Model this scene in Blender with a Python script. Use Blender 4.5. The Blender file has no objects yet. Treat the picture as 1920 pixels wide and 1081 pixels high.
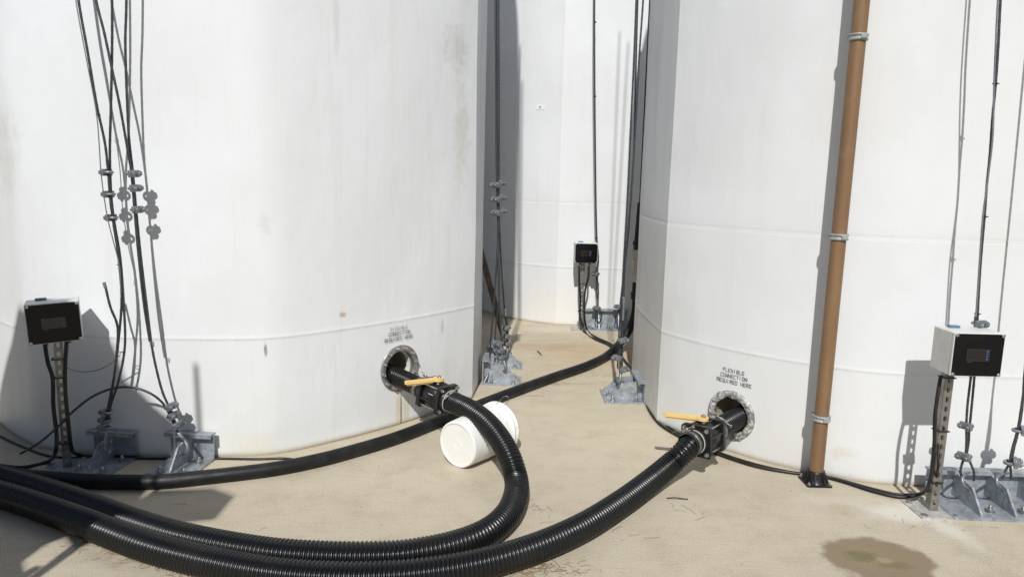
import bpy, bmesh, math, random
import numpy as np
from mathutils import Vector, Matrix, noise as mnoise
random.seed(7)
C = bpy.data.collections.new('scene'); bpy.context.scene.collection.children.link(C)
sc = bpy.context.scene
R = math.radians
# ------------------------------------------------------------------ camera
F = 1332.0; CX, CY, H = 960.0, 540.5, 1.6
pit = math.atan(F/8400); rol = math.atan(190/8400)
fwd = np.array([0, math.cos(pit), -math.sin(pit)]); rt = np.array([1., 0, 0]); up = np.cross(rt, fwd)
r2 = math.cos(rol)*rt + math.sin(rol)*up; u2 = -math.sin(rol)*rt + math.cos(rol)*up
cam = bpy.data.cameras.new('camera'); co = bpy.data.objects.new('camera', cam); C.objects.link(co)
m = Matrix.Identity(4)
for i in range(3):
    m[i][0] = r2[i]; m[i][1] = u2[i]; m[i][2] = -fwd[i]
m[2][3] = H
co.matrix_world = m
cam.sensor_width = 36; cam.lens = 36*F/1920; cam.clip_end = 500; cam.clip_start = .05
sc.camera = co
# ------------------------------------------------------------------ sky, sun, exposure
w = bpy.data.worlds.new('World'); sc.world = w; w.use_nodes = True
nt = w.node_tree; bg = nt.nodes['Background']
sky = nt.nodes.new('ShaderNodeTexSky'); sky.sky_type = 'NISHITA'; sky.sun_disc = False
D = fwd + (1060-CX)/F*r2 - (1452-CY)/F*u2; D = D/np.linalg.norm(D)
sky.sun_elevation = math.asin(-D[2]); sky.sun_rotation = math.atan2(-D[0], -D[1])
nt.links.new(sky.outputs[0], bg.inputs[0]); bg.inputs[1].default_value = .065
sl = bpy.data.lights.new('sun', 'SUN'); sl.energy = 4.2; sl.angle = R(.75); sl.color = (1, .98, .935)
so = bpy.data.objects.new('sun', sl); C.objects.link(so)
so.rotation_euler = Vector(D).to_track_quat('-Z', 'Y').to_euler()
vs = sc.view_settings; vs.view_transform = 'Standard'; vs.look = 'None'; vs.exposure = -.10; vs.gamma = 1
vs.use_curve_mapping = False

# ------------------------------------------------------------------ places: the photo's sight lines turned into points
def ray(px, py): return fwd + (px-CX)/F*r2 - (py-CY)/F*u2
def G(px, py, z=0.):
    d = ray(px, py); t = (z-H)/d[2]; return Vector((t*d[0], t*d[1], z))
def P(px, py, Y):
    d = ray(px, py); t = Y/d[1]; return Vector((t*d[0], Y, H+t*d[2]))

# ------------------------------------------------------------------ mesh builder
class MB:
    def __init__(s): s.v = []; s.f = []; s.sm = []
    def add(s, vs, fs, smooth=False, M=None):
        o = len(s.v)
        for v in vs:
            v = Vector(v)
            if M is not None: v = M @ v
            s.v.append(v)
        for f in fs: s.f.append([o+i for i in f]); s.sm.append(smooth)
    def box(s, c, d, M=None, bev=0.):
        x, y, z = d[0]/2, d[1]/2, d[2]/2; c = Vector(c)
        if bev > 0:
            bm = bmesh.new(); bmesh.ops.create_cube(bm, size=1)
            for v in bm.verts: v.co = Vector((v.co.x*d[0], v.co.y*d[1], v.co.z*d[2]))+c
            bmesh.ops.bevel(bm, geom=bm.edges[:], offset=bev, segments=3, affect='EDGES', profile=.5)
            bm.verts.index_update()
            s.add([v.co.copy() for v in bm.verts], [[v.index for v in f.verts] for f in bm.faces], False, M); bm.free(); return
        vs = [c+Vector((a*x, b*y, e*z)) for e in (-1, 1) for b in (-1, 1) for a in (-1, 1)]
        s.add(vs, [(0, 2, 3, 1), (4, 5, 7, 6), (0, 1, 5, 4), (2, 6, 7, 3), (0, 4, 6, 2), (1, 3, 7, 5)], False, M)
    def lathe(s, prof, seg=32, M=None, smooth=True):
        # prof: (r, z) about local z
        n = len(prof); vs = []; fs = []
        for r, z in prof:
            for k in range(seg):
                a = 2*math.pi*k/seg; vs.append((r*math.cos(a), r*math.sin(a), z))
        for i in range(n-1):
            for k in range(seg):
                k2 = (k+1) % seg; fs.append((i*seg+k, i*seg+k2, (i+1)*seg+k2, (i+1)*seg+k))
        s.add(vs, fs, smooth, M)
    def cyl(s, p0, p1, r, seg=20, r1=None, cap=True, smooth=True):
        p0 = Vector(p0); p1 = Vector(p1); d = p1-p0; L = d.length
        M = Matrix.Translation(p0) @ d.to_track_quat('Z', 'Y').to_matrix().to_4x4()
        r1 = r if r1 is None else r1
        s.lathe([(r, 0), (r1, L)], seg, M, smooth)
        if cap:
            s.add([(r*math.cos(2*math.pi*k/seg), r*math.sin(2*math.pi*k/seg), 0) for k in range(seg)], [list(range(seg))[::-1]], False, M)
            s.add([(r1*math.cos(2*math.pi*k/seg), r1*math.sin(2*math.pi*k/seg), L) for k in range(seg)], [list(range(seg))], False, M)
    def prism(s, out, t, M=None):
        # outline in local xy, thickness along z from -t/2 to t/2
        n = len(out)
        vs = [(x, y, -t/2) for x, y in out]+[(x, y, t/2) for x, y in out]
        fs = [list(range(n))[::-1], list(range(n, 2*n))]+[(i, (i+1) % n, n+(i+1) % n, n+i) for i in range(n)]
        s.add(vs, fs, False, M)
    def sweep(s, pts, rf, seg=16, step=.01, cap=True, smooth=True, tw=0.):
        pts = spline(pts, step); n = len(pts)
        T = [(pts[min(i+1, n-1)]-pts[max(i-1, 0)]).normalized() for i in range(n)]
        N = T[0].orthogonal().normalized(); vs = []; fs = []; L = 0
        for i in range(n):
            if i: L += (pts[i]-pts[i-1]).length
            N = (N-T[i]*N.dot(T[i])).normalized(); B = T[i].cross(N)
            for k in range(seg):
                a = 2*math.pi*k/seg; r = rf(L, a)
                vs.append(pts[i]+N*(r*math.cos(a))+B*(r*math.sin(a)))
        for i in range(n-1):
            for k in range(seg):
                k2 = (k+1) % seg; fs.append((i*seg+k, i*seg+k2, (i+1)*seg+k2, (i+1)*seg+k))
        if cap: fs.append(list(range(seg))[::-1]); fs.append([(n-1)*seg+k for k in range(seg)])
        s.add(vs, fs, smooth)
    def build(s, name, mat, parent=None, loc=None):
        me = bpy.data.meshes.new(name)
        off = Vector(loc) if loc is not None else Vector((0, 0, 0))
        if parent is not None and loc is None: off = WO(parent)
        me.from_pydata([tuple(v-off) for v in s.v], [], s.f)
        me.polygons.foreach_set('use_smooth', s.sm)
        me.materials.append(mat); me.update()
        o = bpy.data.objects.new(name, me); C.objects.link(o)
        if parent is not None: o.parent = parent
        elif loc is not None: o.location = loc
        return o
    def local(s, name, mat, parent):          # verts are already in the parent's space
        me = bpy.data.meshes.new(name); me.from_pydata([tuple(v) for v in s.v], [], s.f)
        me.polygons.foreach_set('use_smooth', s.sm); me.materials.append(mat); me.update()
        o = bpy.data.objects.new(name, me); C.objects.link(o); o.parent = parent; return o
def WO(o):
    v = Vector((0, 0, 0))
    while o is not None: v += o.location; o = o.parent
    return v
def spline(pts, step):
    pts = [Vector(p) for p in pts]
    if len(pts) == 2: pts = [pts[0], (pts[0]+pts[1])/2, pts[1]]
    q = [2*pts[0]-pts[1]]+pts+[2*pts[-1]-pts[-2]]
    dense = []
    for i in range(1, len(q)-2):
        p0, p1, p2, p3 = q[i-1:i+3]
        # centripetal Catmull-Rom
        t0 = 0.; t1 = t0+max((p1-p0).length, 1e-5)**.5; t2 = t1+max((p2-p1).length, 1e-5)**.5; t3 = t2+max((p3-p2).length, 1e-5)**.5
        for k in range(24):
            t = t1+(t2-t1)*k/24
            a1 = p0*((t1-t)/(t1-t0))+p1*((t-t0)/(t1-t0)); a2 = p1*((t2-t)/(t2-t1))+p2*((t-t1)/(t2-t1)); a3 = p2*((t3-t)/(t3-t2))+p3*((t-t2)/(t3-t2))
            b1 = a1*((t2-t)/(t2-t0))+a2*((t-t0)/(t2-t0)); b2 = a2*((t3-t)/(t3-t1))+a3*((t-t1)/(t3-t1))
            dense.append(b1*((t2-t)/(t2-t1))+b2*((t-t1)/(t2-t1)))
    dense.append(pts[-1])
    a = np.array([tuple(p) for p in dense]); d = np.r_[0, np.cumsum(np.linalg.norm(np.diff(a, axis=0), axis=1))]
    n = max(2, int(d[-1]/step)+1); t = np.linspace(0, d[-1], n)
    return [Vector((np.interp(x, d, a[:, 0]), np.interp(x, d, a[:, 1]), np.interp(x, d, a[:, 2]))) for x in t]

def tag(o, label=None, cat=None, group=None, kind=None):
    if label: o['label'] = label
    if cat: o['category'] = cat
    if group: o['group'] = group
    if kind: o['kind'] = kind
    return o
def thing(name, label, cat, loc=(0, 0, 0), rz=0, group=None):
    o = bpy.data.objects.new(name, None); C.objects.link(o); o.location = loc; o.rotation_euler = (0, 0, rz)
    o.empty_display_size = .1
    return tag(o, label, cat, group)

# ------------------------------------------------------------------ materials
def newmat(name):
    m = bpy.data.materials.new(name); m.use_nodes = True; return m, m.node_tree, m.node_tree.nodes['Principled BSDF']
class NB:                                         # small node helper
    def __init__(s, nt): s.nt = nt
    def n(s, t, **k):
        o = s.nt.nodes.new(t)
        for a, b in k.items(): setattr(o, a, b)
        return o
    def l(s, a, b): s.nt.links.new(a, b)
    def noise(s, co, scale, detail=4, rough=.55, dist=0.):
        o = s.n('ShaderNodeTexNoise'); o.inputs['Scale'].default_value = scale; o.inputs['Detail'].default_value = detail
        o.inputs['Roughness'].default_value = rough; o.inputs['Distortion'].default_value = dist
        if co is not None: s.l(co, o.inputs['Vector'])
        return o.outputs['Fac']
    def map(s, co, scale=(1, 1, 1), loc=(0, 0, 0), rot=(0, 0, 0)):
        o = s.n('ShaderNodeMapping'); o.inputs['Scale'].default_value = scale; o.inputs['Location'].default_value = loc
        o.inputs['Rotation'].default_value = rot
        s.l(co, o.inputs['Vector']); return o.outputs[0]
    def ramp(s, f, lo, hi, a=0., b=1.):
        o = s.n('ShaderNodeMapRange'); o.interpolation_type = 'SMOOTHSTEP'
        o.inputs[1].default_value = lo; o.inputs[2].default_value = hi; o.inputs[3].default_value = a; o.inputs[4].default_value = b
        s.l(f, o.inputs[0]); return o.outputs[0]
    def math(s, op, a, b=None):
        o = s.n('ShaderNodeMath', operation=op)
        for i, x in enumerate((a, b)):
            if x is None: continue
            if isinstance(x, (int, float)): o.inputs[i].default_value = x
            else: s.l(x, o.inputs[i])
        return o.outputs[0]
    def mix(s, f, a, b):
        o = s.n('ShaderNodeMix', data_type='RGBA')
        for i, x in ((0, f), (6, a), (7, b)):
            if isinstance(x, (int, float)): o.inputs[i].default_value = x
            elif isinstance(x, tuple): o.inputs[i].default_value = (*x, 1)
            else: s.l(x, o.inputs[i])
        return o.outputs[2]
    def blob(s, pos, c, size, lo=.6, hi=1., wob=.35, nscale=6.):
        # 1 inside an ellipsoid round c, ragged edge
        mp = s.n('ShaderNodeMapping', vector_type='TEXTURE'); mp.inputs['Location'].default_value = c; mp.inputs['Scale'].default_value = size
        s.l(pos, mp.inputs['Vector'])
        ln = s.n('ShaderNodeVectorMath', operation='LENGTH'); s.l(mp.outputs[0], ln.inputs[0])
        nz = s.noise(pos, nscale, 4, .6)
        d = s.math('ADD', ln.outputs['Value'], s.math('MULTIPLY', s.math('SUBTRACT', nz, .5), wob*2))
        return s.ramp(d, lo, hi, 1., 0.)
def bump(nb, bsdf, h, dist, strength=1.):
    b = nb.n('ShaderNodeBump'); b.inputs['Distance'].default_value = dist; b.inputs['Strength'].default_value = strength
    nb.l(h, b.inputs['Height']); nb.l(b.outputs[0], bsdf.inputs['Normal'])
def simple(name, col, rough=.5, metal=0., var=.15, nscale=30., bumpd=0., spec=.5, dirt=None, dfac=.5):
    m, nt, b = newmat(name); nb = NB(nt)
    tc = nb.n('ShaderNodeTexCoord').outputs['Object']
    f = nb.noise(tc, nscale, 5, .6)
    c2 = tuple(max(0, c*(1-var*2)) for c in col)
    c = nb.mix(nb.ramp(f, .3, .75), col, c2)
    if dirt:
        c = nb.mix(nb.math('MULTIPLY', nb.ramp(nb.noise(tc, nscale*.35, 6, .7), .48, .72), dfac), c, dirt)
    nb.l(c, b.inputs['Base Color'])
    b.inputs['Metallic'].default_value = metal; b.inputs['Specular IOR Level'].default_value = spec
    rr = nb.ramp(f, .2, .8, rough*.8, min(1, rough*1.25)); nb.l(rr, b.inputs['Roughness'])
    if bumpd: bump(nb, b, nb.noise(tc, nscale*4, 4, .6), bumpd)
    return m

M_rubber = simple('ribbed_black_plastic', (.0065, .007, .008), .28, 0, .2, 8, 0, .42, (.05, .045, .035), .15)
M_smooth = simple('smooth_black_hose', (.012, .0125, .014), .5, 0, .25, 14, .0006, .35, (.05, .045, .04), .4)
M_black = simple('black_plastic', (.012, .012, .013), .38, 0, .2, 25, 0, .45, (.05, .045, .04), .25)
M_cable = simple('black_conduit', (.011, .011, .012), .42, 0, .2, 25, 0, .45, (.07, .06, .05), .3)
M_galv = None
M_steel = simple('stainless_steel', (.55, .54, .52), .32, .9, .22, 40, .0003, .5, (.30, .24, .17), .35)
M_clampm = simple('clamp_steel', (.36, .355, .34), .38, .85, .3, 60, .0003, .5, (.18, .15, .12), .6)
M_flange = simple('flange_steel', (.46, .45, .43), .4, .75, .2, 25, .0003, .5, (.30, .26, .2), .45)
M_plate = simple('pale_base_plate', (.56, .55, .52), .5, .3, .2, 25, .0004, .5, (.75, .73, .68), .6)
M_strut = simple('strut_steel', (.34, .325, .30), .45, .75, .2, 18, .0003, .5, (.21, .15, .1), .5)
M_rope = simple('rope_wire', (.12, .13, .145), .42, .75, .3, 200, 0, .5, (.035, .035, .04), .5)
M_ropelight = simple('grey_wire', (.30, .31, .33), .4, .6, .2, 60, 0)
M_clip = simple('zinc_clip', (.33, .355, .385), .45, .6, .25, 60, .0004, .5, (.16, .16, .16), .4)
M_yellow = simple('yellow_handle', (.80, .55, .21), .5, 0, .06, 30, .0002, .4, (.5, .33, .15), .35)
M_white = simple('white_bucket', (.80, .80, .775), .42, 0, .02, 12, .0003, .4)
M_box = simple('light_grey_enclosure', (.66, .67, .66), .42, 0, .04, 20, .0002, .4, (.45, .42, .37), .2)
M_panel = simple('dark_glossy_panel', (.005, .005, .0065), .1, 0, .1, 15, 0, .22, (.03, .028, .027), .15)
M_dim = simple('dim_grey_frame', (.06, .06, .065), .4)
M_screen = simple('dark_red_display', (.011, .006, .0065), .1, 0, .1, 15, 0, .6)
M_blue = simple('blue_button', (.03, .09, .25), .4, 0, .1, 30)
M_vent = simple('blue_grey_tab', (.10, .20, .28), .4, 0, .15, 30)
M_brass = simple('corroded_copper', (.28, .12, .06), .6, .4, .3, 60)
M_cream = simple('cream_plastic', (.52, .50, .40), .5, 0, .1, 20)
M_collar = simple('grey_collar', (.36, .38, .38), .5, .2, .15, 30)
M_paint = simple('stencil_paint', (.07, .07, .072), .7, 0, .3, 60, 0, .3, (.5, .5, .5), .55)
M_worn = simple('worn_stencil_paint', (.12, .12, .122), .7, 0, .25, 60, 0, .3, (.6, .6, .6), .7)
M_faint = simple('faded_stencil_paint', (.34, .34, .335), .7, 0, .2, 60, 0, .3, (.72, .72, .72), .8)
M_gasket = simple('white_gasket', (.6, .6, .59), .5, 0, .05, 20)
M_straw = simple('dry_straw', (.38, .27, .14), .8, 0, .3, 40)
M_blocker = simple('blocker_grey', (.12, .13, .14), .8, 0, .2, 6)  # for the unseen shape added to shade the left corner
M_recess = simple('port_lining', (.30, .27, .19), .5, 0, .2, 10, 0, .4, (.12, .10, .07), .5)
M_label = simple('white_label', (.82, .82, .81), .5, 0, .02, 20)
M_ink = simple('printed_ink', (.12, .12, .12), .6)

def mat_galv():
    m, nt, b = newmat('galvanised_steel'); nb = NB(nt)
    tc = nb.n('ShaderNodeTexCoord').outputs['Object']
    vo = nb.n('ShaderNodeTexVoronoi'); vo.inputs['Scale'].default_value = 55; nb.l(tc, vo.inputs['Vector'])
    sep = nb.n('ShaderNodeSeparateColor'); nb.l(vo.outputs['Color'], sep.inputs[0])
    c = nb.mix(sep.outputs[0], (.30, .335, .37), (.45, .485, .52))
    c = nb.mix(nb.ramp(nb.noise(tc, 12, 6, .65), .45, .75), c, (.22, .235, .25))
    c = nb.mix(nb.ramp(nb.noise(tc, 30, 5, .7), .62, .75), c, (.36, .30, .22))
    nb.l(c, b.inputs['Base Color']); b.inputs['Metallic'].default_value = .45
    nb.l(nb.ramp(sep.outputs[1], 0, 1, .4, .6), b.inputs['Roughness'])
    bump(nb, b, nb.noise(tc, 120, 3, .6), .0003)
    return m
M_galv = mat_galv()

def mat_foil():
    m, nt, b = newmat('crumpled_sealing_foil'); nb = NB(nt)
    tc = nb.n('ShaderNodeTexCoord').outputs['Object']
    f = nb.noise(tc, 17, 6, .72, 1.6)
    c = nb.mix(nb.ramp(f, .38, .62), (.20, .19, .17), (.66, .66, .65))
    nb.l(c, b.inputs['Base Color']); b.inputs['Metallic'].default_value = .35; b.inputs['Roughness'].default_value = .28
    bump(nb, b, f, .02)
    return m
M_foil = mat_foil()

def mat_pipe():
    m, nt, b = newmat('brown_pipe_plastic'); nb = NB(nt)
    tc = nb.n('ShaderNodeTexCoord').outputs['Object']
    f = nb.noise(nb.map(tc, (14, 14, 1.2)), 1., 5, .6)
    c = nb.mix(nb.ramp(f, .3, .7), (.225, .132, .068), (.17, .10, .054))
    c = nb.mix(nb.math('MULTIPLY', nb.ramp(nb.noise(tc, 9, 6, .7), .5, .75), .4), c, (.27, .19, .12))
    nb.l(c, b.inputs['Base Color']); b.inputs['Roughness'].default_value = .42
    return m
M_pipe = mat_pipe(); M_lean = simple('shaded_brown_plastic', (.12, .08, .055), .7, 0, .2, 12)  # leaning pipe: shade of the gap put into a darker brown

def mat_concrete():
    m, nt, b = newmat('sandy_concrete'); nb = NB(nt)
    pos = nb.n('ShaderNodeNewGeometry').outputs['Position']
    big = nb.noise(pos, .9, 5, .6); mid = nb.noise(pos, 5, 6, .65); fine = nb.noise(pos, 160, 5, .75); grit = nb.noise(pos, 420, 2, .6)
    brush = nb.noise(nb.map(pos, (4, 160, 1), rot=(0, 0, .35)), 1., 4, .7)
    c = nb.mix(nb.ramp(big, .3, .7), (.57, .50, .38), (.51, .45, .35))
    c = nb.mix(nb.math('MULTIPLY', nb.ramp(mid, .45, .75), .55), c, (.60, .54, .42))
    c = nb.mix(nb.math('MULTIPLY', nb.ramp(mid, .52, .30), .45), c, (.40, .325, .23))
    c = nb.mix(nb.math('MULTIPLY', nb.ramp(fine, .46, .66), .75), c, (.68, .62, .49))
    c = nb.mix(nb.math('MULTIPLY', nb.ramp(fine, .47, .32), .75), c, (.28, .215, .145))
    c = nb.mix(nb.math('MULTIPLY', nb.ramp(grit, .62, .72), .55), c, (.22, .17, .12))
    c = nb.mix(nb.math('MULTIPLY', nb.ramp(brush, .5, .7), .35), c, (.36, .29, .21))
    # dark spots scattered
    spk = nb.noise(pos, 38, 3, .7); c = nb.mix(nb.math('MULTIPLY', nb.ramp(spk, .70, .76), .7), c, (.16, .11, .07))
    def st(cen, size, col, k, lo=.5, hi=1., wob=.35, ns=6.):
        nonlocal c
        f = nb.blob(pos, cen, size, lo, hi, wob, ns); c = nb.mix(nb.math('MULTIPLY', f, k), c, col)
    # rust coloured wash between the tanks
    st((.75, 6.4, 0), (.65, .75, 1), (.55, .36, .17), .32, .2, 1.1, .6, 3)
    st((.25, 6.6, 0), (.7, .25, 1), (.42, .31, .2), .45, .2, 1., .6, 7)
    st((.5, 7.35, 0), (.5, .2, 1), (.70, .64, .55), .4, .3, 1., .5, 5)
    # white efflorescence by the right post
    st((1.98, 3.30, 0), (.28, .17, 1), (.78, .76, .71), .55, .25, 1., .7, 9)
    st((2.1, 3.13, 0), (.10, .20, 1), (.74, .70, .64), .6, .2, 1., .6, 12)
    st((1.72, 3.42, 0), (.35, .08, 1), (.70, .65, .58), .25, .2, 1., .6, 9)
    # oily damp stain
    st((1.60, 2.85, 0), (.33, .27, 1), (.235, .175, .115), .85, .62, .80, .30, 7)
    st((1.60, 2.86, 0), (.22, .15, 1), (.30, .235, .14), .5, .5, 1., .5, 14)
    st((1.55, 2.88, 0), (.10, .06, 1), (.13, .135, .06), .55, .3, 1., .7, 28)
    st((1.66, 2.81, 0), (.10, .045, 1), (.14, .14, .065), .45, .3, 1., .7, 28)
    st((1.63, 2.85, 0), (.05, .035, 1), (.40, .33, .22), .6, .3, 1., .5, 20)
    # sandy dirt along the hoses
    st((-.15, 2.63, 0), (.35, .09, 1), (.27, .185, .10), .65, .2, 1., .8, 16)
    st((.08, 5.38, 0), (.75, .07, 1), (.30, .17, .09), .5, .1, 1., .8, 16)
    st((-1.2, 2.75, 0), (.8, .12, 1), (.28, .2, .12), .4, .1, 1., .9, 10)
    nb.l(c, b.inputs['Base Color']); b.inputs['Roughness'].default_value = .9; b.inputs['Specular IOR Level'].default_value = .2
    h = nb.math('ADD', nb.math('MULTIPLY', fine, .7), nb.math('MULTIPLY', brush, .5))
    bump(nb, b, h, .005)
    return m
M_conc = mat_concrete()

def mat_tank(name, stains, seams, k=1.):
    m, nt, b = newmat(name); nb = NB(nt)
    pos = nb.n('ShaderNodeNewGeometry').outputs['Position']
    streak = nb.noise(nb.map(pos, (9, 9, .45)), 1., 6, .65, .3)
    blot = nb.noise(pos, 1.1, 5, .6); fs = nb.noise(nb.map(pos, (60, 60, 2.2)), 1., 5, .7)
    c = nb.mix(nb.ramp(blot, .3, .7), (.775*k, .795*k, .825*k), (.72*k, .738*k, .758*k))
    c = nb.mix(nb.math('MULTIPLY', nb.ramp(streak, .5, .78), .5), c, (.66, .655, .625))
    c = nb.mix(nb.math('MULTIPLY', nb.ramp(fs, .55, .8), .22), c, (.60, .585, .54))
    sp = nb.noise(pos, 22, 4, .8); c = nb.mix(nb.math('MULTIPLY', nb.ramp(sp, .735, .79), .7), c, (.38, .32, .22))
    scuff = nb.noise(nb.map(pos, (24, 24, 7), rot=(.3, .5, .2)), 1., 6, .8, 1.5)
    c = nb.mix(nb.math('MULTIPLY', nb.ramp(scuff, .68, .80), .35), c, (.52, .50, .46))
    z = nb.n('ShaderNodeSeparateXYZ'); nb.l(pos, z.inputs[0]); zz = z.outputs[2]
    low = nb.math('MULTIPLY', nb.ramp(zz, 0, .75, 1, 0), nb.ramp(blot, .2, .8, .3, 1.))
    c = nb.mix(nb.math('MULTIPLY', low, .35), c, (.74, .72, .62))
    edge = nb.ramp(nb.math('ADD', zz, nb.math('MULTIPLY', fs, .05)), .02, .075, 1, 0)
    c = nb.mix(nb.math('MULTIPLY', edge, .5), c, (.50, .42, .30))
    for s in seams:                                # darker dust line just under each weld seam
        d = nb.math('ABSOLUTE', nb.math('SUBTRACT', zz, s-.006)); f = nb.ramp(d, .0, .006, 1, 0)
        c = nb.mix(nb.math('MULTIPLY', f, nb.ramp(streak, .35, .65, .15, .6)), c, (.55, .52, .46))
    for cen, size, col, kk, lo, hi, wob, ns in stains:
        f = nb.blob(pos, cen, size, lo, hi, wob, ns); f = nb.math('MULTIPLY', f, nb.ramp(fs, .25, .6, .45, 1.))
        c = nb.mix(nb.math('MULTIPLY', f, kk), c, col)
    nb.l(c, b.inputs['Base Color'])
    nb.l(nb.ramp(streak, .3, .7, .38, .52), b.inputs['Roughness']); b.inputs['Specular IOR Level'].default_value = .4
    b.inputs['Subsurface Weight'].default_value = 0
    h = nb.math('ADD', nb.noise(nb.map(pos, (3, 3, 1.4)), 1., 3, .5), nb.math('MULTIPLY', fs, .06))
    bump(nb, b, h, .012)
    return m

# ------------------------------------------------------------------ ground
g = MB(); g.add([(-60, -60, 0), (60, -60, 0), (60, 90, 0), (-60, 90, 0)], [(0, 1, 2, 3)])
tag(g.build('ground', M_conc), kind='structure')

# ------------------------------------------------------------------ tanks
class Profile:
    """rounded-panel plan outline of a tank: corner points joined by shallow arcs"""
    def __init__(s, corners, sag, fine=(), sharp=()):
        s.pts = []; s.crease = []
        n = len(corners)
        for i in range(n):
            a = Vector(corners[i]); b = Vector(corners[(i+1) % n]); d = b-a; L = d.length
            nrm = Vector((d.y, -d.x)).normalized()
            k = int(L/(.018 if i in fine else .06)); h = sag[i]
            if i in sharp: s.crease.append(len(s.pts))
            for j in range(k):
                t = j/k
                s.pts.append(a+d*t+nrm*(h*4*t*(1-t)))
        # soften creases a little
        N = len(s.pts)
        for it in range(60):
            q = list(s.pts)
            for j in range(N):
                if j in s.crease: continue
                a, b = q[j-1], q[(j+1) % N]; L1 = (q[j]-a).length; L2 = (b-q[j]).length
                if min(L1, L2) < .03 and it % 2: pass
                s.pts[j] = q[j]*.5+(a*L2+b*L1)/(L1+L2)*.5
        P0 = s.pts
        s.n = N
        s.nr = []
        for i in range(N):
            t = (P0[(i+1) % N]-P0[i-1]).normalized(); s.nr.append(Vector((t.y, -t.x)))
    def hit(s, px, py):
        d = ray(px, py); dx, dy = d[0], d[1]; best = None
        for i in range(s.n):
            a = s.pts[i]; b = s.pts[(i+1) % s.n]; e = b-a
            det = dx*(-e.y)+e.x*dy
            if abs(det) < 1e-9: continue
            t = (a.x*(-e.y)+e.x*a.y)/det; u = (dx*a.y-dy*a.x)/det
            if t > 0 and 0 <= u <= 1 and (best is None or t < best[0]):
                nn = (s.nr[i]*(1-u)+s.nr[(i+1) % s.n]*u).normalized()
                best = (t, Vector((a.x+u*e.x, a.y+u*e.y, H+t*d[2])), Vector((nn.x, nn.y, 0)))
        return best[1], best[2]
def rings(seams, port=None, top=5.2):
    zs = [(0., -.012), (.012, -.002), (.03, 0.)]
    z = .03; lim = .62 if port is not None else 0
    while z < top:
        z += .018 if z < lim else .085
        if z < top and all(abs(z-s) > .03 for s in seams): zs.append((z, 0.))
    for s in seams:
        q = 1 if s < 1 else -.8
        zs += [(s-.02, 0), (s-.007, .0003), (s, .0024*q), (s+.006, .001*q), (s+.022, 0)]
    zs.sort()
    for k in range(1, 9):
        a = math.pi/2*k/8; zs.append((top+2.0*math.sin(a), -1.15*(1-math.cos(a))))
    return zs
def make_tank(name, label, prof, seams, mat, port=None, seed=0, top=5.2):
    cx = sum(p.x for p in prof.pts)/prof.n; cy = sum(p.y for p in prof.pts)/prof.n
    t = thing(name, label, 'tank', (cx, cy, 0))
    t['group'] = 'white storage tanks'
    mb = MB(); zs = rings(seams, port, top)
    n = prof.n; vs = []
    for z, off in zs:
        for i in range(n):
            p = prof.pts[i]+prof.nr[i]*off
            k = .009 if z < 3.9 else 0
            q = mnoise.noise(Vector((p.x*.9+seed, p.y*.9, z*.8)))*k
            vs.append((p.x+prof.nr[i].x*q, p.y+prof.nr[i].y*q, z))
    fs = []
    for r in range(len(zs)-1):
        for i in range(n):
            f = (r*n+i, r*n+(i+1) % n, (r+1)*n+(i+1) % n, (r+1)*n+i)
            if port is not None:
                c = sum((Vector(vs[q]) for q in f), Vector((0, 0, 0)))/4
                if (c-port[0]).length < .128: continue
            fs.append(f)
    fs.append([(len(zs)-1)*n+i for i in range(n)])
    mb.add(vs, fs, True); o = mb.build('shell', mat, t)
    cr = set(prof.crease)
    for e in o.data.edges:
        a, b = e.vertices
        if a % n in cr and a % n == b % n: e.use_edge_sharp = True
    return t

profL = Profile([(-2.75, 3.87), (-1.33, 3.82), (-.265, 4.95), (-.31, 6.4), (-1.35, 7.45), (-2.8, 7.45), (-3.9, 6.4), (-3.8, 4.95)],
                [.075, .07, .062, .07, .07, .07, .07, .07], fine=(0, 1), sharp=(2,))
profR = Profile([(1.95, 3.62), (3.3, 3.6), (4.25, 4.6), (4.25, 5.95), (3.25, 6.9), (1.95, 6.9), (1.0, 5.95), (.98, 4.53)],
                [.005, .05, .07, .07, .07, .07, .035, .125], fine=(0, 7,), sharp=(7,))
profB = Profile([(.48, 7.60), (1.85, 7.60), (2.8, 8.6), (2.8, 10.), (1.8, 11.), (.45, 11.), (-.5, 10.), (-.47, 8.5)],
                [.05]*6+[.08, .16], sharp=(0,))
profD = Profile([(-3.2, 8.6), (-1.6, 8.6), (-.75, 9.7), (-.75, 11.), (-1.7, 12.), (-3.2, 12.), (-4.2, 11.), (-4.2, 9.7)], [.07]*8)
portL = profL.hit(750, 690); portR = profR.hit(1371, 778)
def sp(prof, px, py): return tuple(prof.hit(px, py)[0])
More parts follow.
